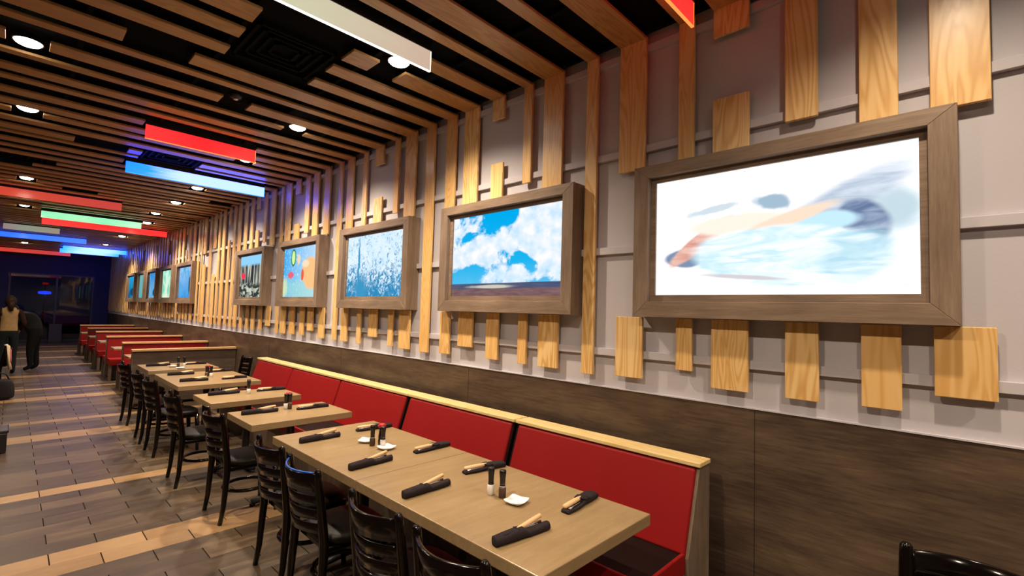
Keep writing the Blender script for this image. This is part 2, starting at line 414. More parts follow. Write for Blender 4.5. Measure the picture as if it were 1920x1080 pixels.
for i, (a, c, zb) in enumerate(S):
    k = behind(i); yc = (a+c)/2; segs = []
    if k is None:
        g = gapname(i); gap_cnt[g] = gap_cnt.get(g, 0)+1; n = gap_cnt[g]
        if g == len(FR)-1: where = 'beyond %s, %s from it' % (FNAME[9], ORD[min(n-1, 19)])
        elif g == 4: where = 'between fifth and sixth pictures, %s along' % ORD[n-1]
        else: where = 'between %s and %s' % (FNAME[g], FNAME[g+1].replace('the ', '', 1))
        if i in split_top:
            zt, zm = split_top[i]
            segs = [(zt, SZ+.02, 'pine slat piece hanging from the ceiling ' + where), (zb, zm, '%s pine slat %s, gapped above' % (wsize(a, c), where))]
        else: segs = [(zb, SZ+.02, 'tall %s pine slat %s' % (wsize(a, c), where))]
    else:
        cnt_u[k] = cnt_u.get(k, 0)+1; n = ORD[cnt_u[k]-1]
        ze = upper_end.get(i, FZ1+.002)
        if i in split_top:
            zt, zm = split_top[i]
            segs += [(zt, SZ+.02, 'short pine stub at the ceiling above %s' % FNAME[k]), (ze, zm, 'short pine block standing on top of %s' % FNAME[k])]
        else: segs += [(ze, SZ+.02, '%s pine slat above %s, %s from its right' % (wsize(a, c), FNAME[k], n))]
        segs += [(zb, FZ0-.002, 'short %s pine slat under %s, %s from its right' % (wsize(a, c), FNAME[k], n))]
    for z0_, z1_, lab in segs:
        o = board('decorative_board', c-a, z1_-z0_); o.location = (SF, yc, z0_)
        tag(o, lab, 'slat', 'pine slats on the right wall')

# ceiling boards with their gaps
FINS = [('stone', 2.82, 1.028-.95, 2.004, 'fin_stone'), ('red', 1.18, -.3, 2.71, 'fin_red'), ('red', 6.28, .88, 1.955, 'fin_red'),
        ('blue', 8.14, .958, 2.695, 'fin_blue'), ('red', 11.77, -1.6, 1.37, 'fin_dimred'), ('green', 14.24, .34, 2.045, 'fin_green'),
        ('red', 15.43, .388, 2.77, 'fin_red'), ('grey', 17.47, -.24, .795, 'fin_grey'), ('blue', 19.71, -1.6, 1.51, 'fin_deepblue'),
        ('red', 25.9, -1.6, 1.54, 'fin_dimred'), ('cyan', 24.09, 1.137, 2.82, 'fin_cyan'), ('cyan', 22.75, 1.146, 2.885, 'fin_cyan')]
cuts = {10: [(1.005, 1.63)], 11: [(1.005, 1.63)], 12: [(1.005, 1.63)], 13: [(.45, .855)], 15: [(1.225, 1.458)], 23: [(.407, .903), (1.04, 1.684)],
        24: [(1.04, 1.684)], 28: [(-.7, .33)], 29: [(-.7, .10)], 34: [(.492, .954)], 31: [(2.43, 2.80)], 39: [(-.9, -.2)]}
def sub_iv(ivs, c0, c1):
    out = []
    for a, b_ in ivs:
        if c1 <= a or c0 >= b_: out.append((a, b_)); continue
        if c0 > a+.03: out.append((a, c0))
        if c1 < b_-.03: out.append((c1, b_))
    return out
for i, (a, c, zb) in enumerate(S):
    ivs = [(-2.6, SF)]
    for c0, c1 in cuts.get(i, []): ivs = sub_iv(ivs, c0*KS, c1*KS)
    for lx, ly in LAMPS:
        if a-.092 < ly < c+.092 and (a-.02 < ly < c+.02 or min(abs(a-ly), abs(c-ly)) < .092): ivs = sub_iv(ivs, lx-.115, lx+.115)
        elif a < ly+.075 and c > ly-.075: pass
    for nm, fy, f0, f1, mm in FINS:
        if a-.02 < fy*KS < c+.05 or a-.016 < fy < c+.016: ivs = sub_iv(ivs, f0-.01, f1+.01)
    ivs.sort()
    side = ['left', 'middle', 'right'] if len(ivs) == 3 else (['left', 'right'] if len(ivs) == 2 else (['whole'] if len(ivs) == 1 else ['far left', 'inner left', 'inner right', 'far right']))
    for q, (xa, xb) in enumerate(ivs):
        o = board('wood_board', c-a, xb-xa, 'pine_shaded')
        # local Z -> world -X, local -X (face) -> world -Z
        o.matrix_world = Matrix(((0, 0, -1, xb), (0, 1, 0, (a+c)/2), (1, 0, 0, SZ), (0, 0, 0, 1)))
        pos = '%s board from the nearest end of the ceiling' % (ORD[i] if i < 20 else 'number %d' % (i+1))
        if len(ivs) == 1: lab = 'unbroken %s pine ceiling board, %s in from the near end' % (wsize(a, c), (ORD[i] if i < 20 else str(i+1)+'th'))
        else: lab = '%s piece of the broken pine ceiling board, %s in from the near end' % (side[q], (ORD[i] if i < 20 else str(i+1)+'th'))
        tag(o, lab, 'board', 'pine boards under the black ceiling')

# lit coloured fins
fin_lab = {2.82: 'cream lit fin hanging at the top of the view beside the square vent', 1.18: 'bright red lit fin at the top right corner near the wall',
           6.28: 'short bright red lit fin in the middle of the ceiling', 8.14: 'large bright blue and white lit fin near the wall',
           11.77: 'long dull red lit fin at the left edge', 14.24: 'pale green lit fin just above a red one', 15.43: 'long red lit fin just below the green one',
           17.47: 'short unlit greyish fin above the long blue one', 19.71: 'long deep blue lit fin at the left edge', 25.9: 'farthest thin red lit fin at the left edge',
           24.09: 'cyan lit fin nearest the far wall, the lower of two', 22.75: 'cyan lit fin reaching the wall, the upper of two'}
edge_of = {'stone': 'edge_white', 'red': 'edge_red', 'blue': 'edge_blue'}
for nm, fy, f0, f1, mm in FINS:
    r_ = empty('light_fin', ((f0+f1)/2, fy, 3.58)); L = f1-f0
    tag(r_, fin_lab[fy], 'light', 'coloured light fins among the ceiling boards')
    MB().box(-L/2, L/2, -.008, .008, -.145, 0).build('acrylic_panel', mm, r_, bevel=.002, seg=1)
    MB().box(-L/2, L/2, -.013, .013, 0, CZ-3.581).build('channel', 'black_iron', r_)
    if fy < 9 and nm in edge_of:
        e = MB().box(-L/2, L/2, -.0085, .0085, -.151, -.1455); e.box(L/2+.0005, L/2+.005, -.0085, .0085, -.151, -.002)
        e.build('lit_edge', edge_of[nm], r_)

# recessed downlights
LZ = 3.622
first = None; made = []
LN = ['by the wall, behind the camera', 'by the wall, overhead beside the camera', 'by the wall at the end of the cream lit fin',
      'by the wall, to the right of the smoke detector', 'by the wall at the end of the short red fin', 'by the wall just below the large blue fin',
      'by the wall, next beyond the large blue fin', 'by the wall, second beyond the large blue fin', 'by the wall at the end of the green fin',
      'by the wall beyond the lower long red fin', 'farthest one by the wall', 'over the aisle behind the camera', 'over the aisle nearest the camera', 'over the aisle, big and bright at upper left',
      'over the aisle, second down at the left edge', 'over the aisle just above the long dull red fin', 'over the aisle on the lower edge of the dull red fin',
      'over the aisle, just left of the green fin', 'over the aisle beyond the grey fin', 'farthest one over the aisle']
for n, (lx, ly) in enumerate(LAMPS):
    if first is None:
        r_ = empty('downlight', (lx, ly, LZ)); first = r_
        MB().lathe([(.086, .038), (.086, .002), (.088, -.004), (.080, -.004), (.078, .004), (.070, .03), (.0699, .038)], n=28).build('can', 'black_iron', r_)
        MB().lathe([(.0795, .006), (.079, -.004), (.068, -.016), (.045, -.026), (.02, -.030), (.004, -.031)], n=28).build('bulb', 'lamp_glow', r_)
    else:
        r_ = dup(first); r_.location = (lx, ly, LZ)
    tag(r_, 'round recessed spotlight ' + LN[n], 'light', 'recessed spotlights in two rows')
    ld = D.lights.new('downlight_beam', 'SPOT'); ld.energy = LAMP_W*(.42 if n == 1 else 1) if lx > 1 else LAMP_W*(.9 if ly < 3 else .6 if ly < 8 else .22); ld.color = WARM; ld.spot_size = R(128 if lx > 1 else 168); ld.spot_blend = 1.0; ld.shadow_soft_size = .045
    lo = D.objects.new('downlight_beam', ld); COL.objects.link(lo); lo.location = (0, 0, -.045); lo.parent = r_; lo.rotation_euler.y = -R(7) if lx > 1 else 0

# ceiling grilles and smoke detector
def grille(x0, x1, y0_, y1_, lab):
    r_ = empty('air_vent', ((x0+x1)/2, (y0_+y1_)/2, CZ)); W_, H_ = (x1-x0)/2, (y1_-y0_)/2
    tag(r_, lab, 'vent', 'square black ceiling vents')
    for q, s_ in enumerate((1, .78, .56, .34)):
        b = MB(); a, c = W_*s_, H_*s_; t_ = .022; z = -.012-.012*(q == 0)
        for xx0, xx1, yy0, yy1 in ((-a, a, -c, -c+t_), (-a, a, c-t_, c), (-a, -a+t_, -c, c), (a-t_, a, -c, c)):
            b.box(xx0, xx1, yy0, yy1, z-.012, -.001)
        b.build('frame' if q == 0 else 'louver', 'vent_black', r_)
grille(1.06, 1.62, 3.48, 4.08, 'square black ceiling vent beside the cream fin')
grille(1.08, 1.68, 7.45, 8.0, 'square ceiling vent washed blue above the large blue fin')
grille(-.4, .2, 9.05, 9.6, 'dark ceiling vent at the left edge above the dull red fin')
r_ = empty('smoke_detector', (1.34, 4.93, CZ)); tag(r_, 'small round dark smoke detector in a gap between ceiling boards', 'smoke detector')
MB().lathe([(.055, 0), (.055, -.012), (.048, -.03), (.03, -.042), (.004, -.044)], n=24).build('body', 'black_iron', r_)
MB().lathe([(.022, -.041), (.020, -.052), (.003, -.054)], n=20).build('sensor_cap', 'reflector', r_)

# ------------------------------------------------------------------ pictures
def pic(name, fn, s=1.0):
    """fn(t, y, z) -> colour socket; y, z in metres from the centre (y grows to the viewer's left)"""
    t = NT(name); o_ = t.new('SeparateXYZ', {0: t.coord()}); u = t.math('MULTIPLY', o_.outputs[1], -1.0); v = o_.outputs[2]
    t.emit(fn(t, u, v), s); M[name] = t.m
def uv(t, u, v, sx=1, sy=1, off=0.0):
    return t.new('CombineXYZ', {0: t.math('MULTIPLY', u, sx), 1: t.math('MULTIPLY', v, sy), 2: off}).outputs[0]
def blob(t, u, v, cx, cy, rx, ry, ang=0, soft=.35, wob=.25, ws=5.0):
    """soft ellipse mask"""
    ca, sa = math.cos(ang), math.sin(ang)
    du = t.math('SUBTRACT', u, cx); dv = t.math('SUBTRACT', v, cy)
    a = t.math('DIVIDE', t.math('ADD', t.math('MULTIPLY', du, ca), t.math('MULTIPLY', dv, sa)), rx)
    b_ = t.math('DIVIDE', t.math('SUBTRACT', t.math('MULTIPLY', dv, ca), t.math('MULTIPLY', du, sa)), ry)
    r = t.math('SQRT', t.math('ADD', t.math('MULTIPLY', a, a), t.math('MULTIPLY', b_, b_)))
    r = t.math('ADD', r, t.math('MULTIPLY', t.math('SUBTRACT', t.noise(uv(t, u, v, 1, 1, cx*9+cy*5), ws, 3), .5), wob*2))
    mr = t.new('MapRange', {0: r, 1: 1.0+soft/2, 2: 1.0-soft/2, 3: 0.0, 4: 1.0}, interpolation_type='SMOOTHSTEP'); return mr.outputs[0]
def p1(t, u, v):      # washed out pastel drapery, a plain abstract stand-in
    w1 = t.noise(uv(t, u, v, 1.2, 4.0), 2.0, 4, .55, .8)
    K = (0, 0, 0); Wt = (1, 1, 1)
    c = t.mix(t.ramp(w1, [(.5, K), (.72, Wt)]), (1.15, 1.12, 1.12), (.86, .95, 1.0))
    fold = t.ramp(t.noise(uv(t, u, v, 1.3, 6), 2.0, 3, .5, 1.8), [(.36, K), (.64, Wt)])
    c = t.mix(blob(t, u, v, .36, .13, .30, .085, .42, .8, .3), c, t.mix(fold, (.46, .55, .68), (.70, .78, .88)))
    c = t.mix(blob(t, u, v, .56, .06, .10, .10, 0, .8, .4), c, (.55, .70, .78))
    c = t.mix(blob(t, u, v, .44, .02, .12, .085, -.75, .35, .25), c, t.mix(fold, (.13, .19, .34), (.34, .42, .58)))
    c = t.mix(blob(t, u, v, .28, .03, .13, .05, .05, .4, .3), c, (.55, .82, .95))
    c = t.mix(blob(t, u, v, .02, .17, .10, .04, -.2, .6, .6, 12), c, (.36, .50, .62))
    c = t.mix(blob(t, u, v, -.30, .16, .14, .02, .15, .8, .6, 14), c, (.62, .72, .80))
    c = t.mix(blob(t, u, v, -.46, -.12, .13, .055, 0, .3, .25), c, (.20, .28, .42))
    c = t.mix(blob(t, u, v, -.37, -.03, .22, .048, .62, .3, .2), c, t.mix(fold, (.68, .30, .24), (.85, .55, .46)))
    c = t.mix(blob(t, u, v, -.14, .06, .30, .06, .0, .45, .2), c, (1.02, .88, .76))
    c = t.mix(blob(t, u, v, .10, .06, .22, .035, .28, .5, .2), c, (.98, .74, .58))
    c = t.mix(blob(t, u, v, .06, -.13, .47, .165, -.04, .18, .12), c, t.mix(fold, (.60, .84, .93), (1.0, 1.04, 1.06)))
    c = t.mix(t.math('MULTIPLY', blob(t, u, v, .42, -.16, .16, .13, .5, .5, .3), .75), c, t.mix(fold, (.42, .70, .84), (.80, .94, 1.0)))
    c = t.mix(blob(t, u, v, -.12, -.245, .22, .012, -.08, .8, .4), c, (.66, .62, .66))
    return c
def p2(t, u, v):      # cumulus over a dark shore
    n = t.noise(uv(t, u, v, 1, 1.25, 5.3), 2.7, 7, .56, .25)
    band = t.math('ADD', n, t.math('ADD', t.math('ADD', t.math('MULTIPLY', u, .07), .045), t.math('MULTIPLY', t.math('ABSOLUTE', t.math('SUBTRACT', v, t.math('ADD', t.math('MULTIPLY', u, .16), .07))), -.46)))
    cm = t.ramp(band, [(.385, (0, 0, 0)), (.445, (1, 1, 1))])
    sky = t.mix(t.math('MULTIPLY', t.math('ADD', v, .35), 1.4, clamp=True), (.02, .50, .88), (.0, .42, .88))
    cloud = t.mix(t.ramp(t.noise(uv(t, u, v, 1, 1.2), 7, 4), [(.35, (0, 0, 0)), (.65, (1, 1, 1))]), (.60, .82, 1.02), (1.05, 1.02, 1.02))
    c = t.mix(cm, sky, cloud)
    haze = t.new('MapRange', {0: v, 1: -.24, 2: -.05, 3: .45, 4: 0.0}).outputs[0]
    c = t.mix(t.math('MULTIPLY', haze, n), c, (.45, .80, 1.0))
    sea = t.mix(t.noise(uv(t, u, v, 1, 14), 4, 4), (.01, .05, .16), (.16, .15, .22))
    sand = t.mix(t.noise(uv(t, u, v, 1.5, 10, 4), 5, 4), (.10, .03, .045), (.32, .20, .20))
    sea = t.mix(blob(t, u, v, -.12, -.265, .26, .016, 0, .8, .4), sea, (.65, .62, .52))
    lo = t.mix(t.new('MapRange', {0: v, 1: -.288, 2: -.276, 3: 1.0, 4: 0.0}).outputs[0], sea, sand)
    return t.mix(t.new('MapRange', {0: v, 1: -.232, 2: -.238, 3: 0.0, 4: 1.0}).outputs[0], c, lo)
def p3(t, u, v):      # pale blue tangle with a thin stem
    n = t.noise(uv(t, u, v, 1, 1, 7), 17, 5, .65, 1.2)
    dens = t.math('ADD', n, t.new('MapRange', {0: v, 1: -.35, 2: .12, 3: .20, 4: -.04}).outputs[0])
    c = t.mix(t.ramp(dens, [(.49, (0, 0, 0)), (.66, (1, 1, 1))]), t.mix(t.noise(uv(t, u, v, 1, 1), 4, 2), (.50, .80, 1.05), (1.0, 1.05, 1.1)), (.03, .27, .52))
    stem = t.math('ADD', u, t.math('MULTIPLY', t.noise(uv(t, u, v, 0, 4), 2, 2), .09))
    c = t.mix(blob(t, stem, v, -.30, -.02, .022, .36, 0, .9, .15), c, (.05, .32, .58))
    return t.mix(blob(t, u, v, -.28, -.27, .13, .16, 0, .9, .5, 14), c, (.05, .32, .58))
def p4(t, u, v):      # bright blue left, orange mass right, speckles
    n = t.noise(uv(t, u, v, 1, 1, 2), 22, 4, .6, .5)
    c = t.mix(t.math('ADD', t.math('MULTIPLY', u, .8), .5, clamp=True), (.03, .42, .92), (.55, .78, 1.0))
    c = t.mix(t.ramp(n, [(.55, (0, 0, 0)), (.68, (1, 1, 1))]), c, (.62, .88, .85))
    c = t.mix(t.math('MULTIPLY', blob(t, u, v, .0, -.25, .8, .16, 0, 1.2, .5), .55), c, (.42, .80, .62))
    c = t.mix(blob(t, u, v, .38, -.01, .33, .22, -.1, .2, .22), c, (1.0, .58, .26))
    c = t.mix(blob(t, u, v, .09, -.03, .045, .085, 0, .3, .1), c, (.90, .12, .06))
    c = t.mix(blob(t, u, v, .18, .13, .12, .055, 0, .5, .3), c, (1.0, .78, .55))
    c = t.mix(blob(t, u, v, -.25, .235, .085, .13, 0, .15, .05), c, (.05, .22, .10))
    c = t.mix(blob(t, u, v, -.25, .235, .060, .10, 0, .15, .05), c, (.70, .95, .35))
    c = t.mix(blob(t, u, v, -.32, -.02, .11, .05, 0, .4, .4, 20), c, (.85, .15, .22))
    c = t.mix(blob(t, u, v, -.06, .20, .06, .07, 0, .5, .4, 20), c, (.95, .70, .50))
    return t.mix(t.math('MULTIPLY', blob(t, u, v, -.55, -.2, .12, .14, 0, .8, .4), .8), c, (.75, .85, .45))
def p5(t, u, v):      # dark woodland with pale trunks and stones
    tr = t.noise(uv(t, u, v, 9, .8), 1.5, 3, .5, .4)
    c = t.mix(t.ramp(tr, [(.48, (0, 0, 0)), (.60, (1, 1, 1))]), (.035, .035, .045), (.55, .58, .48))
    st = t.noise(uv(t, u, v, 4, 9, 3), 1.3, 4, .6, .6)
    c = t.mix(t.math('MULTIPLY', t.new('MapRange', {0: v, 1: -.08, 2: -.16, 3: 0.0, 4: 1.0}).outputs[0], 1.0), c, t.mix(t.ramp(st, [(.48, (0, 0, 0)), (.58, (1, 1, 1))]), (.04, .05, .04), (.60, .66, .55)))
    c = t.mix(t.new('MapRange', {0: v, 1: .19, 2: .24, 3: 0.0, 4: 1.0}).outputs[0], c, (.30, .68, 1.0))
    return t.mix(blob(t, u, v, -.42, .03, .10, .06, 0, .15, .05), c, (.95, .05, .10))
def pgen(c0, c1, c2, off, dark=None):
    def f(t, u, v):
        n = t.noise(uv(t, u, v, 1, 1, off), 3.0, 4, .55, .6)
        c = t.mix(t.math('ADD', t.math('MULTIPLY', v, 1.5), .5, clamp=True), c0, c1)
        c = t.mix(t.ramp(n, [(.45, (0, 0, 0)), (.6, (1, 1, 1))]), c, c2)
        if dark: c = t.mix(blob(t, u, v, dark[0], dark[1], dark[2], dark[3], 0, .5, .4), c, (.01, .07, .14))
        return c
    return f
pic('picture_1', p1, 1.08); pic('picture_2', p2, 1.0); pic('picture_3', p3, 1.0); pic('picture_4', p4, 1.0); pic('picture_5', p5, 1.0)
pic('picture_6', pgen((.02, .30, .80), (.35, .62, .95), (.12, .42, .78), 1, (.45, -.05, .18, .22)), 1.0)
pic('picture_7', pgen((.85, .95, .70), (.60, .95, .80), (.20, .70, .48), 4), 1.0)
pic('picture_8', pgen((.30, .58, .65), (.02, .28, .85), (.10, .45, .85), 8, (.2, -.2, .18, .1)), .9)
pic('picture_9', pgen((.02, .50, .70), (.20, .55, .55), (.18, .50, .48), 12), .9)
pic('picture_10', pgen((.01, .08, .25), (.01, .42, .85), (.02, .35, .60), 15, (.2, -.15, .5, .14)), .9)
FLAB = ['large lit picture with a pale pastel drapery pattern, nearest the camera', 'lit picture of white cumulus clouds over a dark shore',
        'lit picture of a pale blue tangle with a thin tree', 'lit picture with an orange shape on blue', 'lit picture of dark woods with a red patch',
        'lit blue picture nearest in the farther set of five', 'lit pale green picture, second of the farther five', 'lit blue picture in the middle of the farther five',
        'lit teal picture, fourth of the farther five', 'farthest lit picture, dark blue, next to the corner']
DEP = .15
for k, (p, q) in enumerate(FR):
    yc, hw = (p+q)/2, (q-p)/2; zc, hz = (FZ0+FZ1)/2, (FZ1-FZ0)/2
    r_ = empty('framed_picture', (WX, yc, zc)); tag(r_, FLAB[k], 'picture', 'framed lit pictures on the right wall')
    fs_, ft, fb = .10, .078, .098
    X0, X1 = -DEP, 0
    MB().prism([(-hw, hz), (hw, hz), (hw-fs_, hz-ft), (-hw+fs_, hz-ft)], X0, X1).build('top_rail', 'frame_wood_y', r_, bevel=.002, seg=1)
    MB().prism([(-hw, -hz), (hw, -hz), (hw-fs_, -hz+fb), (-hw+fs_, -hz+fb)], X0, X1).build('bottom_rail', 'frame_wood_y', r_, bevel=.002, seg=1)
    for s_ in (-1, 1):
        MB().prism([(s_*hw, -hz), (s_*hw, hz), (s_*(hw-fs_), hz-ft), (s_*(hw-fs_), -hz+fb)], X0, X1).build('stile', 'frame_wood_z', r_, bevel=.002, seg=1)
    a, b1, b0 = hw-fs_, hz-ft, -hz+fb; l_ = .033
    lb = MB()
    xs0, xs1 = X0+.045, X0+.06
    lb.box(xs0, xs1, -a, a, b1-l_, b1); lb.box(xs0, xs1, -a, a, b0, b0+l_+.01)
    lb.box(xs0, xs1, -a, -a+l_, b0+l_+.01, b1-l_); lb.box(xs0, xs1, a-l_, a, b0+l_+.01, b1-l_)
    lb.build('liner', 'frame_wood_y', r_)
    MB().box(xs1+.001, xs1+.012, -a+.005, a-.005, b0+.005, b1-.005).build('lit_screen', 'picture_%d' % (k+1), r_)

# ------------------------------------------------------------------ tables
TT = .055
def table(x0, x1, y0_, y1_, lab, ncol=1, z=.75):
    r_ = empty('dining_table', ((x0+x1)/2, (y0_+y1_)/2, 0)); tag(r_, lab, 'table', 'wood topped dining tables along the bench')
    a, c = (x1-x0)/2, (y1_-y0_)/2
    MB().box(-a, a, -c, c, z-TT, z).build('table_top', 'table', r_, bevel=.004)
    for s_ in ([0] if ncol == 1 else [-.5, .5]):
        yy = s_*c*1.1
        MB().lathe([(.05, .06), (.038, .075), (.034, .1), (.034, z-TT-.02), (.06, z-TT-.012), (.10, z-TT-.004)], 0, yy, 20).build('column', 'black_iron', r_)
        b = MB()
        for ang in (PI/4*0, PI/2, PI, 3*PI/2):
            dx, dy = math.cos(ang), math.sin(ang); ln = .29 if abs(dx) > .5 else .24
            pts = [(dx*ln*t_, yy+dy*ln*t_, .075-.045*t_) for t_ in (0, .35, .7, 1)]
            b.tube(pts, [.036, .030, .026, .024], 8, sx=1.3)
            b.lathe([(.022, 0), (.024, .012), (.018, .02)], dx*ln*.98, yy+dy*ln*.98, 12)
        b.build('base', 'black_iron', r_)
    return r_
TX0, TX1 = 1.378, 2.20
table(TX0, TX1, 1.14, 2.482, 'nearer half of the long table, closest to the camera', 1)
table(TX0, TX1, 2.486, 3.70, 'farther half of the long table, beyond the fine seam', 1)
table(TX0, 2.235, 4.14, 4.76, 'small table with a red topped bottle, just beyond the long table')
table(TX0, 2.24, 5.27, 5.90, 'second small table beyond the long table')
table(TX0, 2.27, 6.56, 7.86, 'table for four before the last table at the grey partition', 1)
table(TX0, 2.25, 8.28, 9.16, 'farthest set table, standing against the grey partition', 1)

# ------------------------------------------------------------------ chairs
def make_chair():
    r_ = empty('ladder_back_chair', (0, 0, 0))
    H = .85
    def backx(z):     # lean of the back
        return -.205 - (max(z-.44, 0))*.14 - (0 if z > .44 else (.44-z)*.05)
    # seat
    n = 28; pr = []
    for (s_, z) in ((.90, .415), (.99, .425), (1.0, .445), (.97, .462), (.85, .472), (.4, .478)):
        ring = []
        for k in range(n):
            a = 2*PI*k/n; ca, sa = math.cos(a), math.sin(a)
            e = .62; x = (abs(ca)**e)*(1 if ca > 0 else -1); y_ = (abs(sa)**e)*(1 if sa > 0 else -1)
            ring.append((x*.20*s_, y_*(.205+.012*x)*s_, z))
        pr.append(ring)
    b = MB(); b.loft(pr); b.build('seat', 'black_vinyl', r_)
    b = MB(); b.box(-.185, .175, -.18, .18, .385, .418); b.build('seat_frame', 'black_wood', r_, bevel=.008)
    for s_ in (-1, 1):
        zs = [0, .12, .25, .40, .47, .6, .72, .80, H-.012, H]
        rr = [.016, .018, .021, .024, .025, .023, .021, .020, .018, .010]
        b = MB(); b.tube([(backx(z)-.012*(z < .1), s_*(.192 + (.006 if z < .4 else .0)), z) for z in zs], rr, 10, sx=1.15)
        b.build('back_post', 'black_wood', r_)
        b = MB(); b.tube([(.185, s_*.178, 0), (.178, s_*.172, .2), (.165, s_*.165, .42)], [.016, .020, .024], 10)
        b.build('front_leg', 'black_wood', r_)
    def rail(z0_, z1_, bow, th, arch=0.0):
        rings = []; m_ = 15
        for i in range(m_):
            t_ = -1 + 2*i/(m_-1); yy = t_*.188; bx = bow*(1-t_*t_)
            za, zc = z0_ + arch*.4*(1-t_*t_), z1_ + arch*(1-t_*t_)
            xa, xc = backx(za)-bx, backx(zc)-bx
            rings.append([(xa-th/2, yy, za), (xa+th/2, yy, za), (xc+th/2, yy, zc-.003), (xc, yy, zc), (xc-th/2, yy, zc-.003)])
        return MB().loft(rings)
    rail(.727, .826, .075, .020, .0).build('crest_rail', 'black_wood', r_)
    for z in (.652, .578, .504): rail(z, z+.055, .070, .012).build('back_slat', 'black_wood', r_)
    pts = [(.005+.165*math.cos(a), .165*math.sin(a), .205) for a in [2*PI*k/24 for k in range(24)]]
    MB().tube(pts, .014, 8, closed=True, sx=1.3).build('hoop_stretcher', 'black_wood', r_)
    return r_
ch0 = make_chair(); used = [False]
def chair(x, y_, rz, lab):
    r_ = ch0 if not used[0] else dup(ch0); used[0] = True
    r_.location = (x, y_, 0); r_.rotation_euler.z = rz
    tag(r_, lab, 'chair', 'black ladder back chairs'); return r_
CX = 1.43
chair(CX, 1.42, R(2), 'black ladder-back chair nearest the camera at the long table')
chair(CX, 1.94, R(1), 'black ladder-back chair second from the near end of the long table')
c3 = chair(CX, 2.68, R(-1), 'black ladder-back chair with a blue strip along its crest rail')
chair(CX+.02, 3.23, R(0), 'black ladder-back chair at the far end of the long table')
chair(CX+.02, 4.42, R(1), 'black ladder-back chair at the small table with the red topped bottle')
chair(CX-.04, 5.50, R(-2), 'black ladder-back chair at the second small table')
chair(CX-.02, 6.72, R(2), 'black ladder-back chair, nearer one at the table for four')
chair(CX-.02, 7.42, R(-2), 'black ladder-back chair, farther one at the table for four')
chair(CX, 8.62, R(3), 'black ladder-back chair at the farthest set table on the aisle side')
chair(2.54, 8.80, R(182), 'black chair between the farthest set table and the wall')
chair(2.22, .01, R(180), 'black chair back at the lower right corner of the photo')
chair(-.27, 12.3, R(180), 'black chair with a pink and cream coat at the left edge')
o = empty('storage_crate', (-.19, 7.85, 0)); tag(o, 'low black box on the floor cut off by the left edge', 'box')
MB().box(-.25, .25, -.17, .17, .0, .22).build('crate_body', 'black_plastic', o, bevel=.012)
b = MB(); b.box(-.26, .26, -.18, .18, .22, .25); b.build('crate_lid', 'black_plastic', o, bevel=.008)
o = empty('shoulder_bag', (-.08, 11.75, 0)); tag(o, 'black bag on the floor under the chair with the coat', 'bag')
b = MB(); b.loft([[(x*w_, y_*w_*.9, z) for x, y_ in ((-.22, -.10), (0, -.13), (.20, -.11), (.23, 0), (.20, .11), (0, .13), (-.22, .10), (-.24, 0))] for z, w_ in ((0, .92), (.05, 1.0), (.2, .98), (.31, .86), (.35, .6))]); b.build('bag_body', 'dark_cloth', o, sub=1)
MB().tube([(-.14, 0, .33), (-.10, 0, .42), (0, 0, .46), (.10, 0, .42), (.14, 0, .33)], .010, 8).build('strap', 'black_vinyl', o)
# thin blue tube along the top edge of the chair 3 crest rail
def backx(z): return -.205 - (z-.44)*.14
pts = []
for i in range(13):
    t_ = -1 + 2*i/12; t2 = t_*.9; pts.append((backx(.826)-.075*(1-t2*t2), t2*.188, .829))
MB().tube(pts, .0048, 8).build('blue_edge_strip', 'strip_blue', c3)

# ------------------------------------------------------------------ wall bench
def bench(y0_, y1_, seams, lab, end=False):
    r_ = empty('wall_bench', (2.6, (y0_+y1_)/2, 0)); yo = (y0_+y1_)/2; tag(r_, lab, 'bench', 'red upholstered benches along the wall')
    def L(b, name, mat, **k):
        b.v = [(x-2.6, y_-yo, z) for x, y_, z in b.v]; return b.build(name, mat, r_, **k)
    b = MB(); b.box(2.665, 2.815, y0_-.008, y1_+.008, .880, .905); L(b, 'cap_rail', 'light_pine', bevel=.004)
    b = MB(); b.prism([(2.60, 0), (2.60, .45), (2.73, .875), (2.815, .875), (2.815, 0)], y0_+.02, y1_-.02, 'y'); L(b, 'back_panel', 'dark_vinyl')
    for ya in (y0_, y1_-.018):
        outer = ya in (1.10, 7.92-.018)
        b = MB(); b.prism([(2.545, 0), (2.545, .43), (2.683, .874), (2.82, .874), (2.82, 0)], ya, ya+.018, 'y'); L(b, 'end_panel', 'end_board' if outer else 'dark_vinyl', bevel=.002)
    edges = [y0_+.0185] + seams + [y1_-.0185]
    for a, c in zip(edges[:-1], edges[1:]):
        a2, c2 = a+(.012 if a in seams else 0), c-(.012 if c in seams else .002)
        b = MB(); b.prism([(2.532, .445), (2.668, .872), (2.725, .872), (2.596, .445)], a2, c2, 'y'); L(b, 'back_cushion', 'red', bevel=.014, seg=3)
        b = MB(); b.box(2.13, 2.56, a2+.012, c2-.012, .36, .448); L(b, 'seat_pad', 'dark_vinyl', bevel=.012, seg=3)
        b = MB(); b.box(2.118, 2.56, a2, a2+.020, .345, .456); b.box(2.118, 2.56, c2-.020, c2, .345, .456); b.box(2.112, 2.132, a2, c2, .345, .454); L(b, 'seat_trim', 'red', bevel=.006)
    b = MB(); b.box(2.19, 2.59, y0_+.02, y1_-.02, 0, .344); L(b, 'plinth', 'end_board')
bench(1.10, 2.475, [], 'red upholstered wall bench section nearest the camera')
bench(2.505, 3.875, [], 'red upholstered wall bench section, second from the camera')
bench(3.90, 7.92, [5.24, 6.60], 'long red upholstered wall bench with three back cushions')

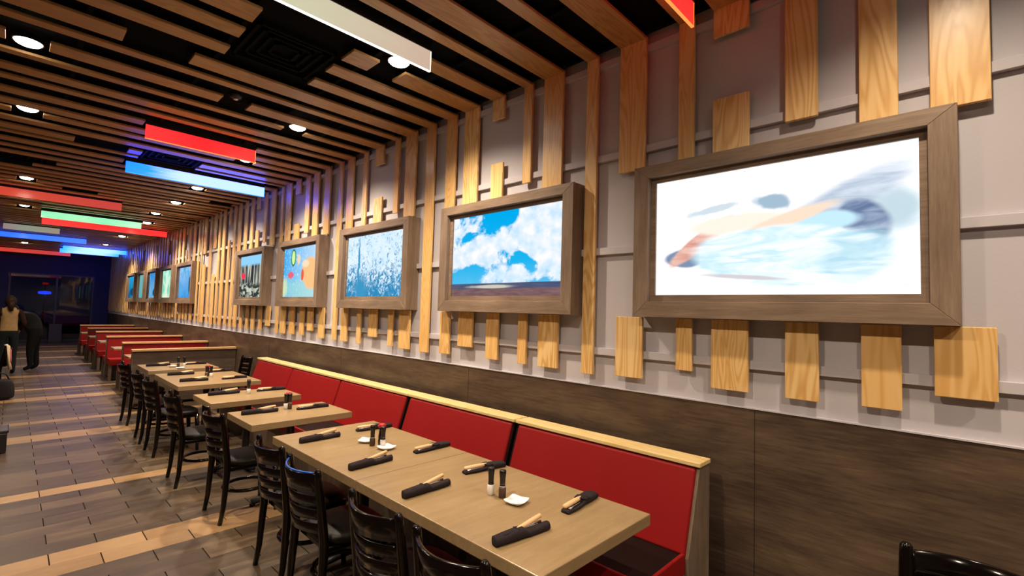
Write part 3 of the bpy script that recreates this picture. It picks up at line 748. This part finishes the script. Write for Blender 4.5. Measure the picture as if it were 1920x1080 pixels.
# ------------------------------------------------------------------ booths
def booth(x0, yb, lab, near=True, grey=False):
    r_ = empty('booth_bench', (2.2, yb, 0)); tag(r_, lab, 'booth', 'red booth benches standing out from the wall')
    x1 = 2.925
    def L(b, name, mat, **k):
        b.v = [(x-2.2, y_, z) for x, y_, z in b.v]; return b.build(name, mat, r_, **k)
    b = MB(); b.box(x0-.02, x1, -.07, .07, .895, .93); L(b, 'cap_rail', 'light_pine_x', bevel=.004)
    b = MB(); b.box(x0, x1, -.035, .035, .05, .895); L(b, 'back_panel', 'grey_board')
    sides = ([-1] if near else []) + [1]
    for s_ in sides:
        b = MB()
        pr = [(s_*.10, .44), (s_*.045, .885), (s_*.036, .885), (s_*.036, .44)]
        b.prism(pr, x0+.004, x1-.03, 'x'); L(b, 'back_cushion', 'red', bevel=.008)
        b = MB(); b.box(x0+.012, x1-.03, min(s_*.10, s_*.553), max(s_*.10, s_*.553), .35, .455); L(b, 'seat_pad', 'red', bevel=.012)
        b = MB(); b.box(x0, x0+.02, min(s_*.06, s_*.57), max(s_*.06, s_*.57), .33, .46); b.box(x0, x1-.03, min(s_*.555, s_*.575), max(s_*.555, s_*.575), .33, .46); L(b, 'seat_trim', 'red', bevel=.006)
        b = MB(); b.box(x0+.05, x1-.03, min(s_*.036, s_*.50), max(s_*.036, s_*.50), .02, .33); L(b, 'plinth', 'black_iron')
    for ya in ([-.56, .50] if near else [-.036, .50]):
        b = MB(); b.box(x0-.004, x0+.05, ya, ya+.06, 0, .33); L(b, 'foot', 'end_board', bevel=.003)
    b = MB(); b.box(x0-.012, x0, -.04, .04, 0, .895); L(b, 'end_panel', 'end_board', bevel=.002)
    return r_
booth(1.42, 9.86, 'grey backed booth partition behind the farthest set table', False, True)
for n, (yb, x0) in enumerate(((11.68, 1.53), (13.88, 1.53), (16.10, 1.56), (18.05, 1.57), (20.36, 1.58))):
    booth(x0, yb, ['red booth back nearest, just behind the grey partition', 'red booth back, second behind the grey partition', 'red booth back, third behind the grey partition',
                   'red booth back, fourth behind the grey partition', 'farthest red booth back by the dark window'][n])
for n, yt in enumerate((10.77, 12.78, 14.99, 17.07, 19.2)):
    r_ = empty('booth_table', (2.2, yt, 0)); tag(r_, 'narrow wood booth table, %s behind the grey partition' % ORD[n], 'table', 'booth tables between the red booths')
    MB().box(-.74 if n == 0 else -.70, .70, -.27, .27, .712, .75).build('table_top', 'table', r_, bevel=.004)
    MB().lathe([(.2, 0), (.2, .015), (.04, .03), (.035, .1), (.035, .68), (.09, .70)], 0, 0, 18).build('column', 'black_iron', r_)

# ------------------------------------------------------------------ table settings
def make_roll(kind):
    r_ = empty('cutlery_roll', (0, 0, 0)); n = 22
    def sect(prof, e=.55):
        rings = []
        for i, (x, wy, hz, zc, yo) in enumerate(prof):
            ring = []
            for k in range(n):
                a = 2*PI*k/n; ca, sa = math.cos(a), math.sin(a)
                yy = (abs(ca)**e)*(1 if ca > 0 else -1)*wy; zz = (abs(sa)**e)*(1 if sa > 0 else -1)*hz*(1+.08*math.sin(4*a+i*1.7))
                ring.append((x + yy*.12, yy+yo, max(zc+zz, .0006)))
            rings.append(ring)
        return rings
    b = MB()
    if kind == 'bench':      # flat folded pocket at -x, cutlery lying on the open flap at +x
        b.loft(sect([(-.150, .026, .009, .009, 0), (-.146, .034, .013, .013, 0), (-.10, .036, .0155, .0155, 0), (-.05, .035, .016, .016, 0), (-.012, .032, .0155, .0155, 0),
                     (-.004, .030, .008, .008, 0), (.03, .029, .0065, .0065, 0), (.09, .029, .0065, .0065, 0), (.135, .027, .008, .008, 0), (.146, .022, .006, .006, 0)]))
        b.loft([[(-.035, -.033, .028), (-.045, .034, .028), (-.045, .034, .034), (-.035, -.033, .034)], [(.004, -.030, .027), (-.008, .033, .028), (-.008, .033, .033), (.004, -.030, .031)]])
        b.tube([(-.01, .027, .016), (.05, .029, .012), (.10, .028, .012), (.138, .020, .012), (.146, 0, .010)], [.008, .007, .007, .006, .005], 8)
        hp = [(-.03, -.010, .024), (.01, -.010, .0245), (.07, -.011, .0245), (.128, -.012, .0245), (.134, -.012, .0245)]; hr = [.009, .0115, .0125, .0115, .005]
        fp = [(-.02, .013, .022), (.04, .0135, .020), (.085, .014, .020), (.128, .0145, .019)]
    else:                    # rolled cloth over the full length, cutlery leaning out of the slit at the middle
        b.loft(sect([(-.150, .018, .014, .015, 0), (-.146, .026, .0185, .019, 0), (-.10, .028, .0195, .0195, 0), (-.04, .029, .021, .021, 0), (.0, .030, .021, .021, .002),
                     (.02, .026, .014, .014, -.004), (.07, .023, .0145, .0145, -.006), (.12, .022, .016, .016, -.005), (.143, .021, .0165, .0165, -.004), (.149, .012, .010, .016, -.004)], .7))
        b.loft([[(-.03, -.018, .036), (-.035, .022, .036), (-.035, .022, .043), (-.03, -.018, .043)], [(.012, -.010, .030), (.022, .026, .028), (.022, .026, .033), (.012, -.010, .035)]])
        b.tube([(-.148, -.006, .030), (-.09, -.010, .036), (-.03, -.006, .038)], [.004, .006, .003], 7)
        hp = [(-.03, .008, .032), (.01, .014, .036), (.07, .026, .040), (.135, .041, .043), (.141, .042, .043)]; hr = [.008, .0095, .0105, .0100, .004]
        fp = [(-.02, .002, .034), (.03, .008, .034), (.07, .012, .034), (.115, .014, .033)]
    b.build('napkin', 'napkin', r_)
    b = MB(); b.tube(hp, hr, 12, sx=1.1); b.build('knife_handle', 'knife_wood', r_)
    b = MB(); b.tube(fp, [.0022, .0022, .0035, .0055], 8, sx=1.2); b.build('fork', 'steel', r_)
    return r_
rl0 = {'bench': make_roll('bench'), 'chair': make_roll('chair')}; rused = set()
def roll(x, y_, rz, lab, z=.75, tilt=0):
    kd = 'bench' if x > 1.85 else 'chair'
    if kd == 'bench' : rz = rz
    r_ = rl0[kd] if kd not in rused else dup(rl0[kd]); rused.add(kd)
    r_.location = (x, y_, z); r_.rotation_euler = (0, 0, rz); tag(r_, lab, 'napkin roll', 'black napkin rolls with cutlery')
near = 'on the long table'
roll(1.565, 1.40, R(-8), 'black napkin roll with wooden knife, chair side, nearest the camera')
roll(2.035, 1.44, R(187), 'black napkin roll with wooden knife, bench side, nearest the camera')
roll(1.575, 2.09, R(1), 'black napkin roll on the chair side, next beyond the nearest one')
roll(2.04, 2.15, R(172), 'black napkin roll on the bench side beside the two grinders')
roll(1.58, 2.665, R(4), 'black napkin roll on the chair side level with the blue-edged chair')
roll(2.06, 2.70, R(183), 'black napkin roll on the bench side just beyond the long table seam')
roll(1.60, 3.405, R(2), 'black napkin roll at the far chair-side corner of the long table')
roll(2.055, 3.45, R(176), 'black napkin roll at the far bench-side corner behind the red capped bottle')
roll(1.585, 4.57, R(-4), 'black napkin roll, chair side of the small table past the long one')
roll(2.03, 4.515, R(180), 'black napkin roll, bench side of the small table past the long one')
roll(1.625, 5.75, R(1), 'black napkin roll, chair side of the second small table')
roll(2.09, 5.735, R(178), 'black napkin roll, bench side of the second small table')
roll(1.615, 6.92, R(-5), 'black napkin roll, nearer chair side of the table for four')
roll(2.06, 6.915, R(186), 'black napkin roll, nearer bench side of the table for four')
roll(1.625, 7.62, R(-4), 'black napkin roll, farther chair side of the table for four')
roll(2.12, 7.735, R(183), 'black napkin roll, farther bench side of the table for four')
roll(1.59, 8.84, R(0), 'black napkin roll, chair side of the farthest set table')
roll(2.07, 8.86, R(182), 'black napkin roll, bench side of the farthest set table')

def make_grinder(pepper):
    r_ = empty('pepper_grinder' if pepper else 'salt_grinder', (0, 0, 0))
    MB().lathe([(.0165, 0), (.019, .003), (.019, .048), (.015, .053)], n=20).build('jar', 'peppercorn' if pepper else 'salt', r_)
    MB().lathe([(.0155, .053), (.0155, .060)], n=20).build('collar', 'steel' if pepper else 'black_plastic', r_)
    MB().lathe([(.0150, .060), (.0145, .075), (.0155, .10), (.0175, .120), (.0180, .132), (.0165, .139), (.010, .141)], n=20).build('grinder_cap', 'black_plastic', r_)
    return r_
gp, gs = make_grinder(True), make_grinder(False); gu = {True: False, False: False}
def grinder(pep, x, y_, lab, z=.75):
    src = gp if pep else gs; r_ = src if not gu[pep] else dup(src); gu[pep] = True
    r_.location = (x, y_, z); tag(r_, lab, 'grinder', 'salt and pepper grinders')
grinder(False, 1.795, 1.835, 'salt grinder with white lower half on the near long table')
grinder(True, 1.81, 1.765, 'dark pepper grinder beside the near white dish')
grinder(False, 1.835, 2.955, 'salt grinder between the two white dishes under the red cap')
grinder(True, 1.80, 3.035, 'dark pepper grinder between the two white dishes')
grinder(False, 1.822, 4.615, 'salt grinder on the small table with the red topped bottle')
grinder(True, 1.852, 4.60, 'pepper grinder on the small table with the red topped bottle')
grinder(False, 1.83, 5.65, 'salt grinder on the second small table')
grinder(True, 1.85, 5.72, 'pepper grinder on the second small table')
grinder(False, 1.87, 7.21, 'salt grinder on the table for four')
grinder(True, 1.83, 7.26, 'pepper grinder on the table for four')
grinder(True, 1.79, 8.60, 'left dark grinder on the farthest set table')
grinder(False, 1.87, 8.62, 'right grinder on the farthest set table')
def make_bottle():
    r_ = empty('sauce_bottle', (0, 0, 0))
    MB().lathe([(.022, 0), (.0255, .004), (.0255, .05), (.021, .075), (.019, .10), (.0215, .118)], n=22).build('glass_body', 'soy', r_)
    b = MB(); b.lathe([(.0235, .116), (.0245, .120), (.0235, .136), (.016, .142), (.004, .143)], n=22)
    b.tube([(.02, 0, .128), (.030, 0, .130), (.036, 0, .127)], [.006, .005, .0035], 8); b.tube([(-.02, 0, .128), (-.030, 0, .130), (-.036, 0, .127)], [.006, .005, .0035], 8)
    b.build('red_cap', 'red_plastic', r_)
    return r_
bt = make_bottle()
for n, (x, y_, lab) in enumerate(((1.87, 3.03, 'red capped dark sauce bottle behind the grinders on the long table'), (1.865, 4.68, 'red capped dark sauce bottle on the first small table'),
                                  (1.86, 7.34, 'red capped dark sauce bottle on the table for four'))):
    r_ = bt if n == 0 else dup(bt); r_.location = (x, y_, .75); tag(r_, lab, 'bottle', 'soy sauce bottles')
def make_dish():
    n = 32
    def ring(s_, z):
        out = []
        for k in range(n):
            a = 2*PI*k/n; ca, sa = math.cos(a), math.sin(a); e = .34
            x = (abs(ca)**e)*(1 if ca > 0 else -1); y_ = (abs(sa)**e)*(1 if sa > 0 else -1)
            lift = .010*(abs(x*y_))**2*(z > .008)
            out.append((x*.052*s_, y_*.052*s_, z+lift))
        return out
    b = MB(); b.loft([ring(.55, 0), (ring(.62, .002)), ring(.93, .010), ring(1.0, .0155), ring(.985, .0168), ring(.86, .0130), ring(.5, .0112), ring(.2, .011)])
    return b.build('square_dish', 'white_china')
d0 = make_dish()
for n, (x, y_, a, lab) in enumerate(((1.81, 1.665, 12, 'white square dish in front of the near grinders'), (1.83, 2.90, 10, 'white square dish nearer the camera of the two at the red cap'),
                                     (1.815, 3.14, 40, 'white square dish on the far side of the red capped bottle'), (1.77, 8.34, 5, 'white dish standing nearest on the farthest set table'),
                                     (1.73, 8.62, 30, 'white dish left of the grinders on the farthest set table'))):
    o = d0 if n == 0 else dup(d0); o.location = (x, y_, .75); o.rotation_euler.z = R(a); tag(o, lab, 'dish', 'small white square dishes')

# ------------------------------------------------------------------ coat on the left chair
b = MB(); 
def drape(xo, pts, y0_, y1_, th=.03):
    rings = []
    for i in range(9):
        yy = y0_ + (y1_-y0_)*i/8; wv = .012*math.sin(i*1.9)
        out = [(x+wv+xo, yy, z) for x, z in pts]; inn = [(x+wv+xo-th, yy, z) for x, z in reversed(pts)]
        rings.append(out+inn)
    return MB().loft(rings)
o = empty('coat', (.0, 12.3, 0)); tag(o, 'cream and pink coat draped over the chair back at the left edge', 'coat')
drape(0, [(.0, .885), (.03, .86), (.045, .72), (.05, .60), (.075, .46)], -.20, .06).build('coat_body', 'cream_cloth', o)
drape(.018, [(.0, .84), (.03, .80), (.04, .66), (.045, .58)], -.19, -.08).build('pink_lining', 'pink_cloth', o)

# ------------------------------------------------------------------ people
def person(loc, rz, lab, joints, rad, edges, mats_parts, head, hair=None, s=1.0):
    """one skinned body surface; clothing regions are face materials chosen by height"""
    me = D.meshes.new('body'); me.from_pydata([tuple(Vector(j)*s) for j in joints], edges, [])
    r_ = empty('person', loc, rz); tag(r_, lab, 'person')
    o = D.objects.new('body', me); COL.objects.link(o); o.parent = r_
    sk = o.modifiers.new('skin', 'SKIN'); sk.use_smooth_shade = True
    for i, q in enumerate(rad): me.skin_vertices[0].data[i].radius = (q[0]*s, q[1]*s) if isinstance(q, tuple) else (q*s, q*s)
    for d_ in me.skin_vertices[0].data: d_.use_root = False
    me.skin_vertices[0].data[0].use_root = True
    su = o.modifiers.new('sub', 'SUBSURF'); su.levels = 2; su.render_levels = 2
    me.materials.append(mats_parts)
    # head
    hb = MB(); hx, hy, hz = head['c']; n = 16
    rings = []
    for i in range(11):
        ph = -PI/2 + PI*i/10; rings.append([(hx + .082*s*math.cos(ph)*math.cos(2*PI*k/n)*(1.12 if True else 1) + .012*math.sin(ph), hy + .070*s*math.cos(ph)*math.sin(2*PI*k/n), hz + .112*s*math.sin(ph)) for k in range(n)])
    hb.loft(rings)
    hb.tube([(hx+.085*s, hy, hz+.02*s), (hx+.108*s, hy, hz-.02*s), (hx+.09*s, hy, hz-.03*s)], [.009*s, .013*s, .009*s], 8)       # nose
    for sd in (-1, 1):
        hb.tube([(hx, hy+sd*.070*s, hz+.025*s), (hx-.008, hy+sd*.082*s, hz+.01*s), (hx, hy+sd*.072*s, hz-.025*s)], [.008, .011, .007], 8)    # ears
    hb.tube([(hx+.083*s, hy-.022, hz-.052*s), (hx+.090*s, hy, hz-.050*s), (hx+.083*s, hy+.022, hz-.052*s)], .006, 6)
    ho = hb.build('head', 'skin', r_)
    eb = MB()
    for sd in (-1, 1): eb.lathe([(.002, -.010), (.009, -.005), (.009, .005), (.002, .010)], hx+.085*s, hy+sd*.030*s, 8)
    eb.v = [(x, y_, z+hz+.012 if abs(z) < .02 else z) for x, y_, z in eb.v]; eb.build('eyes', 'black_plastic', r_)
    if hair:
        b_ = MB(); rings = []
        for i in range(11):
            ph = -PI*.32 + (PI*.82)*i/10
            rings.append([(hx-.022 + .104*s*math.cos(ph)*math.cos(2*PI*k/n)*(1.12 if math.cos(2*PI*k/n) < 0 else .80 if ph < .55 else 1.0), hy + .098*s*math.cos(ph)*math.sin(2*PI*k/n), hz+.012 + .130*s*math.sin(ph)) for k in range(n)])
        b_.loft(rings)
        if hair[1]: b_.tube([(hx-.10, hy, hz+.02), (hx-.125, hy+.01, hz-.08), (hx-.11, hy, hz-.20)], [.045, .055, .03], 10)
        b_.build('hair', hair[0], r_)
    return r_
def hand(parent, at, dr, s=1.0):
    """palm with five separate curled fingers"""
    d = Vector(dr).normalized(); side = d.cross(Vector((0, 0, 1)));
    if side.length < .1: side = Vector((0, 1, 0))
    side.normalize(); up = side.cross(d).normalized(); p = Vector(at)
    b = MB(); b.tube([p, p+d*.03, p+d*.075, p+d*.085], [.020*s, .032*s, .034*s, .020*s], 10, up=tuple(up), sx=.6)
    for k, (o_, ln) in enumerate(((-.026, .062), (-.009, .072), (.009, .068), (.025, .054))):
        q = p + d*.075 + side*o_*s
        b.tube([q, q+d*ln*.45-up*.004, q+d*ln*.8-up*.018, q+d*ln*.95-up*.034], [.0085, .008, .0075, .005], 7)
    q = p + d*.022 - side*.026*s
    b.tube([q, q+d*.025-side*.022, q+d*.055-side*.026-up*.008], [.010, .009, .006], 7)
    return b.build('hand', 'skin', parent)
# zone materials for bodies: legs below, shirt above, object-space height
def outfit(name, low, high, sleeve, zc, ys, sz=.95):
    t = NT(name); o_ = t.new('SeparateXYZ', {0: t.coord()}); z = o_.outputs[2]; yy = t.math('ABSOLUTE', o_.outputs[1])
    c = t.mix(t.math('GREATER_THAN', z, zc), low, high)
    c = t.mix(t.math('MULTIPLY', t.math('GREATER_THAN', yy, ys), t.math('GREATER_THAN', z, sz)), c, sleeve)
    n = t.noise(t.coord(), 18, 3); c = t.mix(.3, c, t.mix(n, (0, 0, 0), c))
    t.bsdf(c, .85, .2, 0, t.bump(n, .3, .02)); M[name] = t.m; return t.m
# A: standing, seen from behind, tan vest (local +X is the facing direction)
JA = [(0, 0, .95), (0, 0, 1.10), (.01, 0, 1.26), (-.01, 0, 1.42), (.0, 0, 1.50), (0, -.10, .88), (.01, -.11, .50), (-.01, -.12, .10), (.11, -.13, .03),
      (0, .10, .88), (.03, .11, .50), (.0, .12, .10), (.12, .13, .03), (0, -.18, 1.40), (-.02, -.25, 1.13), (.16, -.22, .98), (0, .18, 1.40), (-.02, .25, 1.13), (.18, .20, 1.02)]
EA = [(0, 1), (1, 2), (2, 3), (3, 4), (0, 5), (5, 6), (6, 7), (7, 8), (0, 9), (9, 10), (10, 11), (11, 12), (3, 13), (13, 14), (14, 15), (3, 16), (16, 17), (17, 18)]
RA = [(.12, .16), (.105, .145), (.115, .165), (.09, .12), .05, .095, .062, .042, .034, .095, .062, .042, .034, .062, .045, .032, .062, .045, .032]
pa = person((.0, 15.5, 0), R(100), 'person seen from behind in a tan vest and dark trousers', JA, RA, EA,
            outfit('outfit_tan', (.014, .020, .024), (.50, .33, .15), (.045, .018, .014), .98, .135), {'c': (0, 0, 1.62)}, ('hair_brown', True))
hand(pa, (.18, -.215, .965), (.9, .1, -.3)); hand(pa, (.20, .195, 1.005), (.9, -.1, -.3))
# B: leaning forward, dark clothes, grey shirt
JB = [(0, 0, .95), (.06, 0, 1.10), (.16, 0, 1.24), (.29, 0, 1.35), (.36, 0, 1.38), (0, -.10, .88), (.02, -.12, .50), (-.03, -.13, .10), (.09, -.14, .03),
      (0, .10, .88), (.05, .11, .50), (.02, .12, .10), (.14, .13, .03), (.26, -.18, 1.32), (.34, -.22, 1.06), (.46, -.18, .86), (.26, .18, 1.32), (.34, .22, 1.06), (.48, .16, .88)]
pb = person((.46, 16.25, 0), R(165), 'person leaning forward in dark clothes with a grey collar, right of the tan vest', JB, [tuple(c*1.3 for c in q) if isinstance(q, tuple) else q*1.25 for q in RA], EA,
            outfit('outfit_dark', (.008, .008, .010), (.018, .017, .021), (.09, .085, .10), 1.0, .10, 1.36), {'c': (.46, 0, 1.43)}, ('hair_brown', False))
hand(pb, (.465, -.18, .84), (.5, 0, -.8)); hand(pb, (.485, .155, .86), (.5, 0, -.8))
# C: only a shoulder and head at the very edge
pc = person((-.34, 17.1, 0), R(-40), 'person with auburn hair cut off by the left edge', JA, RA, EA,
            outfit('outfit_brown', (.02, .015, .015), (.10, .025, .02), (.08, .02, .018), .98, .165), {'c': (0, 0, 1.62)}, ('hair_auburn', False))
hand(pc, (.18, -.215, .965), (.9, .1, -.3)); hand(pc, (.20, .195, 1.005), (.9, -.1, -.3))
